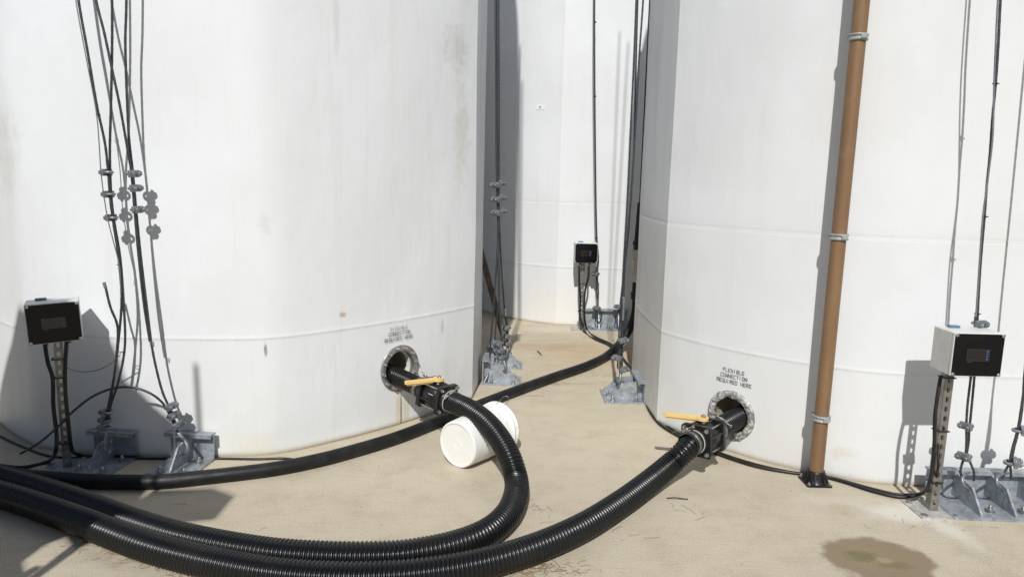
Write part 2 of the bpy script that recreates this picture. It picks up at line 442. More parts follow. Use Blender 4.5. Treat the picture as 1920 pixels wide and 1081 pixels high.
stL = [(sp(profL, 498, 655), (.013, .03, .07), (.22, .17, .12), .9, .2, .9, .5, 40),
       (sp(profL, 497, 420), (.05, .05, .10), (.60, .56, .50), .4, .2, .9, .8, 30),
       (sp(profL, 858, 90), (.16, .16, .20), (.50, .48, .45), .5, .1, 1., .9, 20),
       (sp(profL, 866, 250), (.10, .10, .45), (.52, .50, .46), .5, .1, 1., .9, 14),
       (sp(profL, 643, 590), (.035, .035, .025), (.40, .26, .10), .9, .2, .9, .5, 40),
       (sp(profL, 748, 770), (.040, .040, .19), (.62, .52, .28), .6, .3, 1., .35, 18),
       (sp(profL, 762, 770), (.035, .035, .17), (.58, .48, .25), .55, .3, 1., .35, 18),
       (sp(profL, 752, 775), (.009, .009, .2), (.16, .17, .12), .9, .5, 1., .3, 20),
       (sp(profL, 480, 840), (.22, .1, .14), (.70, .63, .42), .4, .2, 1., .5, 6),
       (sp(profL, 10, 290), (.2, .2, .3), (.55, .53, .49), .5, .1, 1., .9, 9),
       (sp(profL, 830, 612), (.02, .02, .08), (.42, .40, .36), .7, .2, 1., .5, 30),
       (sp(profL, 630, 40), (.03, .03, .28), (.58, .56, .52), .5, .2, 1., .5, 20)]
stR = [(sp(profR, 1228, 590), (.2, .9, .9), (.57, .56, .52), .45, .1, 1., .6, 5),
       (sp(profR, 1430, 260), (.04, .04, .4), (.62, .60, .54), .35, .1, 1., .7, 15),
       (sp(profR, 1585, 850), (.12, .06, .05), (.55, .50, .42), .5, .1, 1., .8, 25),
       (sp(profR, 1600, 170), (.3, .3, .5), (.64, .63, .60), .4, .1, 1., .7, 7)]
stB = [((.42, 7.65, .25), (1.2, .5, .3), (.76, .73, .63), .25, .1, 1., .5, 4)]
tankL = make_tank('storage_tank', 'white faceted storage tank on the left with a steel ringed port and rust drip', profL, [.685], mat_tank('tank_plastic_left', stL, [.685]), portL, 3)
tankR = make_tank('storage_tank', 'white faceted storage tank on the right behind the brown pipe', profR, [.62, 1.325], mat_tank('tank_plastic_right', stR, [.62, 1.325], .9), portR, 11, 3.95)
tankB = make_tank('storage_tank', 'white storage tank standing farther back in the gap, small label on its wall', profB, [.64, 1.33], mat_tank('tank_plastic_rear', stB, [.64, 1.33], .97), None, 23)
tankD = make_tank('storage_tank', 'shaded storage tank barely seen behind the left tank', profD, [.64, 1.33], mat_tank('tank_plastic_far', [], [.64, 1.33]), None, 31)

def frame(n, upv=(0, 0, 1)):                        # matrix whose z axis is n and y is up
    z = Vector(n).normalized(); x = Vector(upv).cross(z).normalized(); y = z.cross(x)
    return Matrix((x, y, z)).transposed().to_4x4()
def nut(mb, M, r=.011, h=.012, stud=.008, wr=None):
    hexa = [(r*math.cos(k*math.pi/3), r*math.sin(k*math.pi/3)) for k in range(6)]
    if wr: mb.lathe([(0, 0), (wr, 0), (wr, .003), (0, .003)], 24, M, False)
    z0 = .003 if wr else 0
    mb.prism(hexa, h, M @ Matrix.Translation((0, 0, z0+h/2)))
    if stud:
        mb.lathe([(r*.52, 0), (r*.52, z0+h+stud), (r*.4, z0+h+stud+.0015), (0, z0+h+stud+.0015)], 12, M)

def port(tank, pt, foil):
    p, n = pt
    M = Matrix.Translation(p) @ frame(n)
    k = MB(); k.lathe([(.119, .0), (.117, -.2), (.0, -.2)], 48, M); rec = k.build('port_recess', M_recess, tank)
    if not foil:
        k = MB(); k.lathe([(.113, -.03), (.113, .004), (.117, .006), (.148, .006), (.151, .003), (.151, -.014), (.113, -.03)], 64, M)
        fl = k.build('port_flange', M_flange, tank)
        for j in range(12):
            a = 2*math.pi*(j+.3)/12
            b = MB(); nut(b, M @ Matrix.Translation((.132*math.cos(a), .132*math.sin(a), .006)), .0115, .010, .006, .015)
            b.build('bolt', M_steel, fl)
        k = MB(); k.lathe([(.1125, -.07), (.1125, -.03), (.104, -.03), (.104, -.07)], 48, M); k.build('inner_ring', M_gasket, tank)
    else:
        k = MB(); k.lathe([(.150, -.012), (.150, .003), (.146, .007), (.118, .007), (.114, .003), (.114, -.03)], 64, M)
        fl = k.build('port_flange', M_flange, tank)
        vs = []; fs = []; A = 160; Bn = 22
        for i in range(A):
            a = 2*math.pi*i/A
            for j in range(Bn):
                b = 2*math.pi*j/Bn
                q = Vector((math.cos(a)*7, math.sin(a)*7, j*.35))
                rr = .013*(1+.75*mnoise.noise(q*1.1)+.45*mnoise.noise(q*2.7))
                w = .0215*(1+.3*mnoise.noise(Vector((a*3, 5, 1))))
                x = .128+w*math.cos(b)*(1+.2*mnoise.noise(q*3)); zz = .006+rr*math.sin(b)
                vs.append((x*math.cos(a), x*math.sin(a), zz))
        for i in range(A):
            for j in range(Bn):
                i2 = (i+1) % A; j2 = (j+1) % Bn; fs.append((i*Bn+j, i2*Bn+j, i2*Bn+j2, i*Bn+j2))
        k = MB(); k.add(vs, fs, True, M); k.build('sealing_foil', M_foil, tank)
port(tankL, portL, False); port(tankR, portR, True)

# stencil letters as strokes on a 4 x 6 cell, with the breaks a stencil leaves
LET = {'F': [(0, 0, 0, 6), (.9, 6, 3.6, 6), (.9, 3.3, 2.9, 3.3)], 'L': [(0, 0, 0, 6), (.9, 0, 3.4, 0)],
       'E': [(0, 0, 0, 6), (.9, 6, 3.6, 6), (.9, 3, 3, 3), (.9, 0, 3.6, 0)], 'X': [(0, 0, 1.4, 2.5), (2.2, 3.5, 3.6, 6), (0, 6, 1.4, 3.5), (2.2, 2.5, 3.6, 0)],
       'I': [(1.2, 0, 1.2, 6)], 'B': [(0, 0, 0, 6), (.9, 6, 2.8, 6), (.9, 3.1, 2.8, 3.1), (.9, 0, 2.8, 0), (3.3, 3.7, 3.3, 5.5), (3.3, .5, 3.3, 2.5)],
       'C': [(0, .7, 0, 5.3), (.6, 6, 1.6, 6), (2.4, 6, 3.5, 5.4), (.6, 0, 1.6, 0), (2.4, 0, 3.5, .6)],
       'O': [(0, .7, 0, 5.3), (3.5, .7, 3.5, 5.3), (.4, 6, 1.4, 6), (2.2, 6, 3.1, 6), (.4, 0, 1.4, 0), (2.2, 0, 3.1, 0)],
       'N': [(0, 0, 0, 6), (3.6, 0, 3.6, 6), (.5, 5.3, 3.1, .7)], 'T': [(1.8, 0, 1.8, 5), (0, 6, 3.6, 6)],
       'R': [(0, 0, 0, 6), (.9, 6, 2.8, 6), (.9, 3.1, 2.8, 3.1), (3.3, 3.7, 3.3, 5.5), (1.7, 2.4, 3.5, 0)],
       'Q': [(0, .7, 0, 5.3), (3.5, 1.3, 3.5, 5.3), (.4, 6, 1.4, 6), (2.2, 6, 3.1, 6), (.4, 0, 2, 0), (2.1, 1.4, 3.6, -.4)],
       'U': [(0, .7, 0, 6), (3.5, .7, 3.5, 6), (.4, 0, 1.4, 0), (2.2, 0, 3.1, 0)],
       'D': [(0, 0, 0, 6), (.9, 6, 2.6, 6), (.9, 0, 2.6, 0), (3.4, .8, 3.4, 5.2)], 'H': [(0, 0, 0, 6), (3.5, 0, 3.5, 6), (.9, 3, 2.7, 3)]}
def stencil(tank, prof, px, py, text, mat, h=.0203):
    p, n = prof.hit(px, py); tx = Vector((0, 0, 1)).cross(n).normalized()
    # walk along the wall for the curved baseline
    u = h/6; adv = 5.15*u; tot = len(text)*adv
    k = MB()
    def onwall(a, z):                               # a metres along the wall from p
        q0 = p+tx*a; best = None
        for i in range(prof.n):
            A = prof.pts[i]; B = prof.pts[(i+1) % prof.n]; e = B-A
            # intersect line q0 + n*s
            det = n.x*(-e.y)+e.x*n.y
            if abs(det) < 1e-9: continue
            s_ = ((A.x-q0.x)*(-e.y)+e.x*(A.y-q0.y))/det; uu = (n.x*(A.y-q0.y)-n.y*(A.x-q0.x))/det
            if 0 <= uu <= 1 and abs(s_) < .2: best = s_
        return q0+n*((best or 0)+.006)+Vector((0, 0, z))
    for i, ch in enumerate(text):
        if ch == ' ': continue
        x0 = -tot/2+i*adv
        for (a, b, c, d) in LET[ch]:
            v = Vector((c-a, d-b)).normalized(); w_ = Vector((-v.y, v.x))*.43
            q = [(a-v.x*.4+w_.x, b-v.y*.4+w_.y), (a-v.x*.4-w_.x, b-v.y*.4-w_.y), (c+v.x*.4-w_.x, d+v.y*.4-w_.y), (c+v.x*.4+w_.x, d+v.y*.4+w_.y)]
            k.add([onwall(x0+s[0]*u, s[1]*u-h/2) for s in q], [(0, 1, 2, 3)])
        if i+1 == len(text) or text[i+1] == ' ': k.build('stencil_lettering', mat, tank); k = MB()
stencil(tankL, profL, 748, 614, 'FLEXIBLE', M_faint); stencil(tankL, profL, 749, 623.5, 'CONNECTION', M_worn); stencil(tankL, profL, 748, 633.5, 'REQUIRED HERE', M_worn)
stencil(tankR, profR, 1377, 695.5, 'FLEXIBLE', M_paint); stencil(tankR, profR, 1377, 706, 'CONNECTION', M_paint); stencil(tankR, profR, 1377, 716.5, 'REQUIRED HERE', M_paint)
# paper label on the rear tank
p, n = profB.hit(1014, 201); Mx = Matrix.Translation(p+n*.006) @ frame(n)
k = MB(); k.box((0, 0, 0), (.095, .052, .002), Mx); lb = k.build('paper_label', M_label, tankB)
k = MB()
for a, b, ww in ((-.006, .006, .03), (-.006, -.008, .02)): k.box((a, b, .0016), (ww, .006, .001), Mx)
k.build('print', M_ink, lb)

# ------------------------------------------------------------------ corrugated hoses
def rib(r):
    def f(L, a):
        ph = (L/.0182) % 1.
        return r*(1-.12*(1-abs(math.sin(math.pi*ph))**.8))
    return f
def hose(name, label, cat, pts, r, corr=True, group=None, mat=None):
    k = MB()
    if corr: k.sweep(pts, rib(r), 36, .0182/10)
    else: k.sweep(pts, lambda L, a: r, 28, .02)
    o = k.build(name, mat or (M_rubber if corr else M_smooth), None, (pts[0][0], pts[0][1], 0))
    return tag(o, label, cat, group)
RH = .062
pathA = [P(846, 752, 4.10), P(880, 768, 3.89), P(912, 792, 3.735), P(938, 824, 3.61), P(957, 860, 3.505), P(968, 898, 3.42), G(966, 932, .064), G(949, 967, RH), G(912, 998, RH), G(850, 1022, RH), G(760, 1039, RH), G(680, 1043, RH), G(600, 1042, RH),
         G(520, 1037, RH), G(430, 1024, RH), G(334, 1004, RH), G(250, 979, RH), G(167, 948, RH), G(80, 918, RH), G(0, 894, RH), G(-120, 868, RH), G(-300, 850, RH)]
hose('corrugated_hose', 'black corrugated hose curling from the left tank valve past the bucket to the left', 'hose', pathA, RH, group='large corrugated drain hoses')
pathB = [P(1299, 829, 3.62), P(1283, 846, 3.57), G(1262, 866, .13), G(1225, 897, .08), G(1165, 942, RH), G(1085, 991, RH), G(985, 1033, RH), G(880, 1061, RH), G(760, 1078, RH), G(640, 1082, RH),
         G(520, 1075, RH), G(400, 1055, RH), G(278, 1024, RH), G(139, 972, RH), G(0, 925, RH), G(-120, 895, RH), G(-300, 880, RH)]
hose('corrugated_hose', 'black corrugated hose running from the right tank valve to the bottom left, nearest the viewer', 'hose', pathB, RH, group='large corrugated drain hoses')
RS = .037
pathC = [G(-300, 878, RS), G(-100, 885, RS), G(0, 888, RS), G(111, 898, RS), G(195, 902, RS), G(297, 902, RS), G(390, 893, RS), G(520, 877, RS), G(600, 861, RS), G(650, 848, RS), G(740, 821, RS), G(816, 792, RS),
         G(911, 754, RS), G(982, 727, RS), G(1043, 705, RS), G(1104, 684, RS), P(1144, 662, 6.2), P(1168, 636, 6.36), P(1184, 608, 6.44), P(1191, 585, 6.46), P(1193, 556, 6.46)]
hose('smooth_hose', 'long smooth black hose lying along the left tank and rising between the tanks', 'hose', pathC, RS, False)

# ------------------------------------------------------------------ ball valves
def oriented(o, X, Z):                              # local x along X, local z near Z
    x = Vector(X).normalized(); z = Vector(Z); z = (z-x*z.dot(x)).normalized(); y = z.cross(x)
    return Matrix((x, y, z)).transposed().to_4x4()
def rsq(a, c, n=4):
    out = []
    for q, (sx, sy) in enumerate(((1, 1), (-1, 1), (-1, -1), (1, -1))):
        for k in range(n+1):
            t = math.pi/2*q+math.pi/2*k/n; out.append((sx*(a-c)+c*math.cos(t), sy*(a-c)+c*math.sin(t)))
    return out
def clampband(parent, M, x, r, tail=True):
    k = MB(); MX = M @ Matrix.Translation((x, 0, 0)) @ Matrix.Rotation(math.pi/2, 4, 'Y')
    k.lathe([(r-.004, -.010), (r, -.010), (r+.0015, -.009), (r+.0015, .009), (r, .010), (r-.004, .010)], 40, MX)
    o = k.local('clamp_band', M_clampm, parent)
    k = MB()
    k.box((x, .004, r+.009), (.016, .030, .013), M, .002); k.cyl(M @ Vector((x, -.03, r+.010)), M @ Vector((x, .045, r+.010)), .0045, 10)
    k.box((x, .047, r+.010), (.012, .006, .012), M)
    if tail: k.box((x+.002, -.042, r+.018), (.012, .03, .0015), M @ Matrix.Rotation(.0, 4, 'X'))
    k.local('clamp_screw', M_steel, o)
def valve(label, X, centre, hand, roll, extra=False):
    t = thing('ball_valve', label, 'valve', centre); t['group'] = 'ball valves on the tank ports'
    M = oriented(None, X, (roll, 0, 1)) @ Matrix.Scale(1.26, 4); RY = Matrix.Rotation(math.pi/2, 4, 'Y')
    k = MB()
    k.lathe([(.0, -.055), (.053, -.055), (.055, -.045), (.064, -.035), (.064, .035), (.055, .045), (.053, .055), (0, .055)], 36, M @ RY)
    for a in range(6):                              # ribs along the body
        an = a*math.pi/3+.26; k.box((0, .0625*math.cos(an), .0625*math.sin(an)), (.098, .010, .010), M)
    k.lathe([(.024, 0), (.024, .070), (.018, .072), (0, .072)], 24, M)
    k.local('body', M_black, t)
    for s in (-1, 1):
        k = MB(); k.prism(rsq(.068, .016), .02, M @ Matrix.Translation((s*.06, 0, 0)) @ RY)
        k.lathe([(.057, 0), (.057, .012), (.050, .014), (.050, .03)], 36, M @ Matrix.Translation((s*.069, 0, 0)) @ Matrix.Rotation(s*math.pi/2, 4, 'Y'))
        k.local('end_flange', M_black, t)
        k = MB(); k.lathe([(.0502, 0), (.0525, .0), (.0525, .003), (.0502, .003)], 36, M @ Matrix.Translation((s*.083, 0, 0)) @ Matrix.Rotation(s*math.pi/2, 4, 'Y'))
        k.local('gasket', M_gasket, t)
        k = MB(); k.lathe([(.047, 0), (.047, .06)], 36, M @ Matrix.Translation((s*.08, 0, 0)) @ Matrix.Rotation(s*math.pi/2, 4, 'Y'))
        k.local('neck', M_black, t)
        clampband(t, M @ Matrix.Rotation(.5*s, 4, 'X'), s*.112, .0505)
    for a in (-1, 1):
        for b in (-1, 1):
            k = MB(); y, z = a*.052, b*.052
            k.cyl(M @ Vector((-.07, y, z)), M @ Vector((.07, y, z)), .0042, 12)
            for s in (-1, 1):
                nut(k, M @ Matrix.Translation((s*.070, y, z)) @ Matrix.Rotation(s*math.pi/2, 4, 'Y'), .0085, .007, .002, .010)
            k.local('tie_bolt', M_steel, t)
    k = MB(); k.box((.012, -.0605, .012), (.03, .002, .014), M); k.local('rating_plate', M_label, t)
    # lever handle: round head on the spindle and a long paddle
    hd = Vector(hand).normalized(); hm = Matrix.Translation(M @ Vector((0, 0, .082))) @ oriented(None, hd, (roll*.5, 0, 1)) @ Matrix.Diagonal((1.0, 1.35, 1.2, 1))
    out = [(-.012, -.024), (.006, -.028), (.022, -.024), (.04, -.013), (.16, -.010), (.205, -.012), (.213, -.006), (.213, .008), (.205, .013), (.16, .013), (.04, .015), (.022, .024), (.006, .028), (-.012, .024), (-.024, .014), (-.028, 0), (-.024, -.014)]
    k = MB(); bmh = MB(); k.prism(out, .013, hm); k.prism([(.045, -.0085), (.2, -.006), (.2, .007), (.045, .009)], .011, hm @ Matrix.Translation((0, 0, -.010)))
    k.local('handle', M_yellow, t)
    k = MB(); k.lathe([(.0, .0), (.013, .0), (.013, .005), (.0105, .0065), (0, .0065)], 20, hm @ Matrix.Translation((0, 0, .0068))); nut(k, hm @ Matrix.Translation((0, 0, .0135)), .008, .004, 0)
    k.local('handle_bolt', M_steel, t)
    if extra:
        k = MB(); a = M @ Vector((-.085, -.02, -.055)); k.cyl(a, a+Vector((.0, .0, -.05)), .011, 14); k.local('drain_stub', M_flange, t)
        k = MB(); b = a+Vector((.002, -.002, -.05)); k.cyl(b, b+Vector((.003, 0, -.045)), .009, 12, .011); k.local('drain_cock', M_brass, t)
    return t, M
# left: from the port mouth to the hose start
a0 = portL[0]-portL[1]*.16+Vector((-.03, -.02, -.035)); a1 = Vector(pathA[0])
def rig(a_wall, a_hose, frac_len, label, hlabel, hand, roll, extra=False):
    X = (a_hose-a_wall).normalized(); cen = a_hose-X*.118
    t, M = valve(label, X, cen, hand, roll, extra)
    k = MB(); e = cen-X*.112; k.sweep([a_wall, (a_wall+e)/2+Vector((0, 0, .004)), e], rib(RH*.97), 36, .0182/10)
    tag(k.build('hose_stub', M_rubber, None, tuple(a_wall)), hlabel, 'hose stub', 'short hose stubs in the tank ports')
rig(a0, a1, 0, 'black ball valve with yellow lever between left tank port and hose', 'short ribbed black hose inside the left tank port', (-.93, -.35, -.03), .12)
b0 = portR[0]-portR[1]*.16+Vector((.05, 0, .0)); b1 = Vector(pathB[0])
rig(b0, b1, 0, 'black ball valve with yellow lever sticking out left at the right tank port', 'short ribbed black hose inside the foil sealed right port', (-1, .12, .05), -.1, True)

# ------------------------------------------------------------------ bucket
def bucket():
    c0 = G(857, 833, .132); ax = Vector((.60, .80, .008)).normalized(); c0.z = .131
    t = thing('bucket', 'white plastic bucket lying on its side under the black hose, base facing viewer', 'bucket', (c0.x, c0.y, 0))
    M = Matrix.Translation(c0) @ ax.to_track_quat('Z', 'Y').to_matrix().to_4x4()
    k = MB()
    r0, r1, L = .130, .147, .37
    k.lathe([(.1255, .0), (r0, .003), (r0+.001, .01), (r0+.0055, .12), (r0+.012, .29), (r0+.012, .295), (r0+.0145, .33), (r0+.021, .331), (r0+.021, .337), (r0+.015, .339), (r1, .36), (r1+.006, .361), (r1+.006, L), (r1-.003, L), (r1-.006, .35), (r0-.003, .012), (0, .012)], 72, M)
    m, nt, b = newmat('scuffed_white_plastic'); nb = NB(nt); tc = nb.n('ShaderNodeTexCoord').outputs['Object']
    c = nb.mix(nb.math('MULTIPLY', nb.ramp(nb.noise(tc, 14, 6, .75, .6), .52, .70), .55), (.80, .80, .78), (.50, .44, .35))
    c = nb.mix(nb.math('MULTIPLY', nb.ramp(nb.noise(nb.map(tc, (50, 50, 12)), 1., 5, .7), .58, .72), .5), c, (.32, .28, .23))
    nb.l(c, b.inputs['Base Color']); b.inputs['Roughness'].default_value = .42
    # base disc stays cleaner: a second material
    body = k.build('bucket_body', m, t)
    kb = MB(); kb.lathe([(0, .0055), (.0255, .0055), (.0265, .0040), (.0285, .0040), (.0295, .0055), (.116, .0055), (.119, .0), (.1255, .0)], 72, M, False); kb.build('bucket_base', M_white, t)
    body.data.materials.append(M_white)
    for p in body.data.polygons:
        q = M.inverted() @ (Vector(p.center)+WO(t))
        if q.z < .0065 and math.hypot(q.x, q.y) < .125: p.material_index = 1
    k = MB(); e = M @ Vector((0, 0, .345)); s = Vector((-ax.y, ax.x, 0))
    pts = [e+Vector((0, 0, .150))+s*0, e+Vector((0, 0, .165))+ax*.03+s*-.01, e+Vector((.02, .0, .19))+s*-.02, e+Vector((.035, .0, .20))+s*-.03, e+Vector((.045, 0, .185))+s*-.035, e+Vector((.03, 0, .15))+s*-.035]
    k.sweep(pts, lambda L, a: .0016, 8, .006); k.build('bail_wire', M_ropelight, t)
bucket()

# ------------------------------------------------------------------ anchor brackets
def bracket(label, loc, rz, w, gus, depth=.25, h=.155, bolts=(), group='galvanised anchor brackets'):
    # local: wall at y=0, facing -y, x along the wall
    t = thing('anchor_bracket', label, 'bracket', loc, rz, group)
    k = MB(); k.box((0, -depth/2, .006), (w, depth, .012)); k.local('base_plate', M_galv, t)
    k = MB(); k.box((0, -.005, .012+(h-.012)/2), (w, .009, h-.012)); k.box((0, -.028, h+.0045), (w+.02, .055, .009))
    k.box((0, -.0525, h-.006), (w+.02, .006, .012)); k.local('back_plate', M_galv, t)
    for gx in gus:
        out = [(-.011, .0125), (-.011, h-.002), (-.05, h-.002), (-.058, h-.016), (-.6*depth, h*.80), (-.92*depth, .022), (-.92*depth, .0125)]
        k = MB(); Mg = Matrix.Translation((gx, 0, 0)) @ Matrix(((0, 0, 1, 0), (1, 0, 0, 0), (0, 1, 0, 0), (0, 0, 0, 1)))
        k.prism(out, .010, Mg)
        # eye rim where the hook passes
        ey = Vector((gx, -.55*depth, h*.62)); k.cyl(ey-Vector((.0062, 0, 0)), ey+Vector((.0062, 0, 0)), .012, 16)
        k.local('gusset', M_galv, t)
    for bx, by in bolts:
        k = MB(); nut(k, Matrix.Translation((bx, by, .012)) @ Matrix.Rotation(random.random(), 4, 'Z'), .0145, .016, .014, .022)
        k.local('anchor_bolt', M_steel, t)
    return t
wl = profL.hit(225, 857)[0]
bL1 = bracket('galvanised bracket in shadow next to the left gauge post', (-2.185, 3.765, 0), R(-6), .25, (.0,), bolts=((.08, -.07), (-.06, -.22), (.08, -.23)))
bL2 = bracket('galvanised bracket left of the rusty drip, half in sunlight, arched cable above', (-1.755, 3.765, 0), R(-6), .25, (.0,), bolts=((.075, -.075), (-.06, -.22), (.08, -.23)))
bM1 = bracket('galvanised bracket nearest viewer at the right edge of the left tank', (-.215, 5.41, 0), R(90), .24, (-.05,), .30, .19, bolts=((-.09, -.07), (-.09, -.24), (.06, -.25)))
bM2 = bracket('galvanised bracket behind another one beside the left tank', (-.20, 5.88, 0), R(90), .24, (-.05,), .30, .19, bolts=((-.09, -.24), (.06, -.25)))
bMR = bracket('galvanised bracket with two gussets at the left edge of the right tank', (.975, 5.07, 0), R(-90), .32, (.06, -.10), .29, .155, bolts=((.12, -.06), (.12, -.23), (.0, -.25), (-.12, -.25)))
bB = bracket('galvanised wide bracket at the foot of the rear tank', (1.02, 7.54, 0), 0, .46, (-.09, .12), .20, .20, bolts=((-.18, -.07), (-.16, -.15), (.02, -.07), (.04, -.15), (.19, -.12)))
bR = bracket('galvanised wide bracket with two gussets beside the right gauge post', (2.465, 3.508, 0), R(-1.5), .57, (-.145, .022, .19), .28, .150, bolts=((-.07, -.20), (.09, -.20), (.25, -.20)))

# ------------------------------------------------------------------ wire ropes and clips
def ropef(r, pitch=.055, lobes=6):
    return lambda L, a: r*(1-.20*abs(math.sin((a*lobes+2*math.pi*L/pitch*1.0)/2)))
def strand(mb, pts, r=.0068, step=.006, seg=18): mb.sweep(pts, ropef(r), seg, step)
def top(pts, z=4.9):                               # carry the rope on up past the frame
    a, b = Vector(pts[1]), Vector(pts[0]); d = b-a; d.normalize()
    d = Vector((d.x*.6, d.y*.2, d.z)).normalized()
    t = (z-b.z)/max(d.z, .1); return [b+d*t]+[Vector(p) for p in pts]
def clip(parent, p, axis, side, s=1.):
    """wire rope clip: U-bolt round the rope, saddle and two nuts on the other side"""
    s *= 1.2
    z = Vector(axis).normalized(); x = Vector(side); x = (x-z*x.dot(z)).normalized(); y = z.cross(x)
    M = Matrix.Translation(Vector(p)-WO(parent)) @ Matrix((x, y, z)).transposed().to_4x4() @ Matrix.Scale(s, 4)
    arc = [M @ Vector((.030, -.0135, 0)), M @ Vector((.012, -.0135, 0)), M @ Vector((-.004, -.0135, 0)), M @ Vector((-.013, -.009, 0)), M @ Vector((-.0165, 0, 0)), M @ Vector((-.013, .009, 0)), M @ Vector((-.004, .0135, 0)), M @ Vector((.012, .0135, 0)), M @ Vector((.030, .0135, 0))]
    k = MB(); k.box((.0125, 0, 0), (.013, .046, .028), M, .004); c = k.local('wire_clip', M_clip, parent)
    k = MB(); k.sweep(arc, lambda L, a: .0056*s, 10, .003*s); k.local('u_bolt', M_clip, c)
    for q in (-1, 1):
        k = MB(); nut(k, M @ Matrix.Translation((.018, q*.0135, 0)) @ Matrix.Rotation(math.pi/2, 4, 'Y'), .0115, .011, .004); k.local('nut', M_clip, c)
def cable(label, loc, group='guy cables holding down the tanks'):
    t = thing('guy_cable', label, 'cable', loc); t['group'] = group; return t
def rp(parent, pts, r=.0068, mat=None, name='wire_rope', step=.006, seg=18):
    k = MB(); strand(k, pts, r, step, seg); return k.build(name, mat or M_rope, parent)
def hook(parent, pts, r=.0085):
    k = MB(); k.sweep(pts, lambda L, a: r, 12, .006); return k.build('hook', M_clip, parent)
def ferrule(parent, a, b, r=.009):
    k = MB(); k.cyl(a, b, r, 12); k.build('end_ferrule', M_clip, parent)
Y1 = 3.645
# --- outer left cable, anchored on the shaded bracket
c = cable('steel cable pair down to the shaded left bracket, leftmost cable', (-2.21, 3.64, 0))
rp(c, top([P(147, 0, Y1), P(163, 90, Y1), P(182, 200, Y1), P(197, 270, Y1), P(203, 325, Y1), P(207, 375, Y1), P(213, 420, Y1), P(222, 480, Y1), P(228, 560, Y1), P(222, 640, Y1), P(214, 705, Y1), P(203, 762, Y1), P(200, 790, Y1)]))
rp(c, top([P(210, 0, Y1), P(210, 100, Y1), P(208, 200, Y1), P(206, 290, Y1+.012), P(209, 372, Y1+.014), P(215, 420, Y1+.012), P(225, 480, Y1+.01), P(232, 570, Y1), P(234, 650, Y1), P(222, 715, Y1), P(207, 762, Y1), P(203, 790, Y1)]))
rp(c, [P(197, 534, Y1-.03), P(207, 575, Y1-.03), P(220, 610, Y1-.01), P(219, 660, Y1-.01), P(212, 720, Y1), P(205, 765, Y1)], step=.006)
ferrule(c, P(195, 529, Y1-.03), P(198, 540, Y1-.03), .008)
k = MB(); k.sweep(top([P(142, 0, Y1-.01), P(160, 100, Y1-.01), P(181, 214, Y1-.01), P(186, 270, Y1-.02), P(190, 330, Y1-.02), P(202, 410, Y1-.02), P(212, 450, Y1-.015), P(224, 500, Y1-.01), P(227, 560, Y1-.01)]), lambda L, a: .0028, 8, .02); k.build('earth_wire', M_ropelight, c)
k = MB(); k.sweep([P(112, 672, 3.57), P(125, 688, 3.6), P(150, 696, Y1), P(180, 694, Y1), P(205, 683, Y1), P(226, 664, Y1-.02)], lambda L, a: .0028, 8, .02); k.build('earth_wire', M_ropelight, c)
for q, (x, y) in enumerate(((203, 323), (207, 364), (212, 408))): clip(c, P(x, y, Y1), P(x, y, Y1)-P(x+2, y+20, Y1), (-.9, .5, 0), 1.05)
for x, y in ((203, 772), (201, 787), (199, 801)): clip(c, P(x, y, Y1), (0, 0, 1), (-.9, .4, 0), 1.1)
for x, y in ((184, 215), (223, 496), (228, 660)):
    k = MB(); k.lathe([(.010, -.0015), (.0115, -.0015), (.0115, .0015), (.010, .0015), (.010, -.0015)], 16, Matrix.Translation(P(x, y, Y1))); k.build('cable_tie', M_black, c)
hook(c, [P(201, 805, Y1), P(197, 825, Y1-.02), P(197, 842, Y1-.03), P(202, 850, Y1-.02), P(207, 842, Y1), P(208, 825, Y1)], .007)
# --- inner left cable on the sunlit bracket
c = cable('steel cable crossing over to the half sunlit left bracket, with arched loose end', (-1.8, 3.64, 0))
rp(c, top([P(180, 0, Y1-.02), P(195, 60, Y1-.02), P(209, 125, Y1-.02), P(225, 200, Y1-.02), P(240, 285, Y1-.01), P(246, 320, Y1), P(252, 390, Y1), P(259, 470, Y1), P(270, 570, Y1), P(281, 640, Y1)]))
rp(c, top([P(237, 0, Y1+.01), P(235, 80, Y1+.01), P(238, 180, Y1+.01), P(242, 260, Y1+.01), P(249, 322, Y1+.014), P(255, 390, Y1+.014), P(264, 480, Y1+.01), P(276, 580, Y1), P(285, 650, Y1), P(293, 690, Y1), P(305, 735, Y1), P(318, 765, Y1), P(329, 795, Y1), P(332, 815, Y1)]))
rp(c, [P(38, 850, 3.5), P(75, 828, 3.5), P(110, 798, 3.53), P(140, 768, 3.56), P(175, 742, 3.59), P(215, 727, 3.61), P(250, 726, 3.62), P(282, 737, 3.63), P(305, 755, Y1), P(322, 785, Y1), P(328, 800, Y1)])
k = MB()
for q in range(3): k.sweep([P(280, 640+q*3, Y1-.012), P(287, 640+q*3, Y1-.014), P(289, 646+q*2, Y1-.005)], lambda L, a: .0018, 6, .004)
k.build('seizing_wire', M_ropelight, c)
for x, y in ((247, 326), (250, 353), (254, 393)): clip(c, P(x, y, Y1), P(x, y, Y1)-P(x+4, y+30, Y1), (.9, -.45, 0), 1.1)
for x, y in ((317, 762), (322, 779), (331, 797)): clip(c, P(x, y, Y1), P(x, y, Y1)-P(x+8, y+20, Y1), (.8, -.4, 0), 1.15)
hook(c, [P(332, 808, Y1), P(343, 822, Y1-.02), P(351, 835, Y1-.035), P(351, 845, Y1-.04), P(344, 850, Y1-.03), P(338, 851, Y1-.01)], .0095)
hook(c, [P(332, 805, Y1), P(328, 822, Y1+.02), P(329, 840, Y1+.03)], .006)

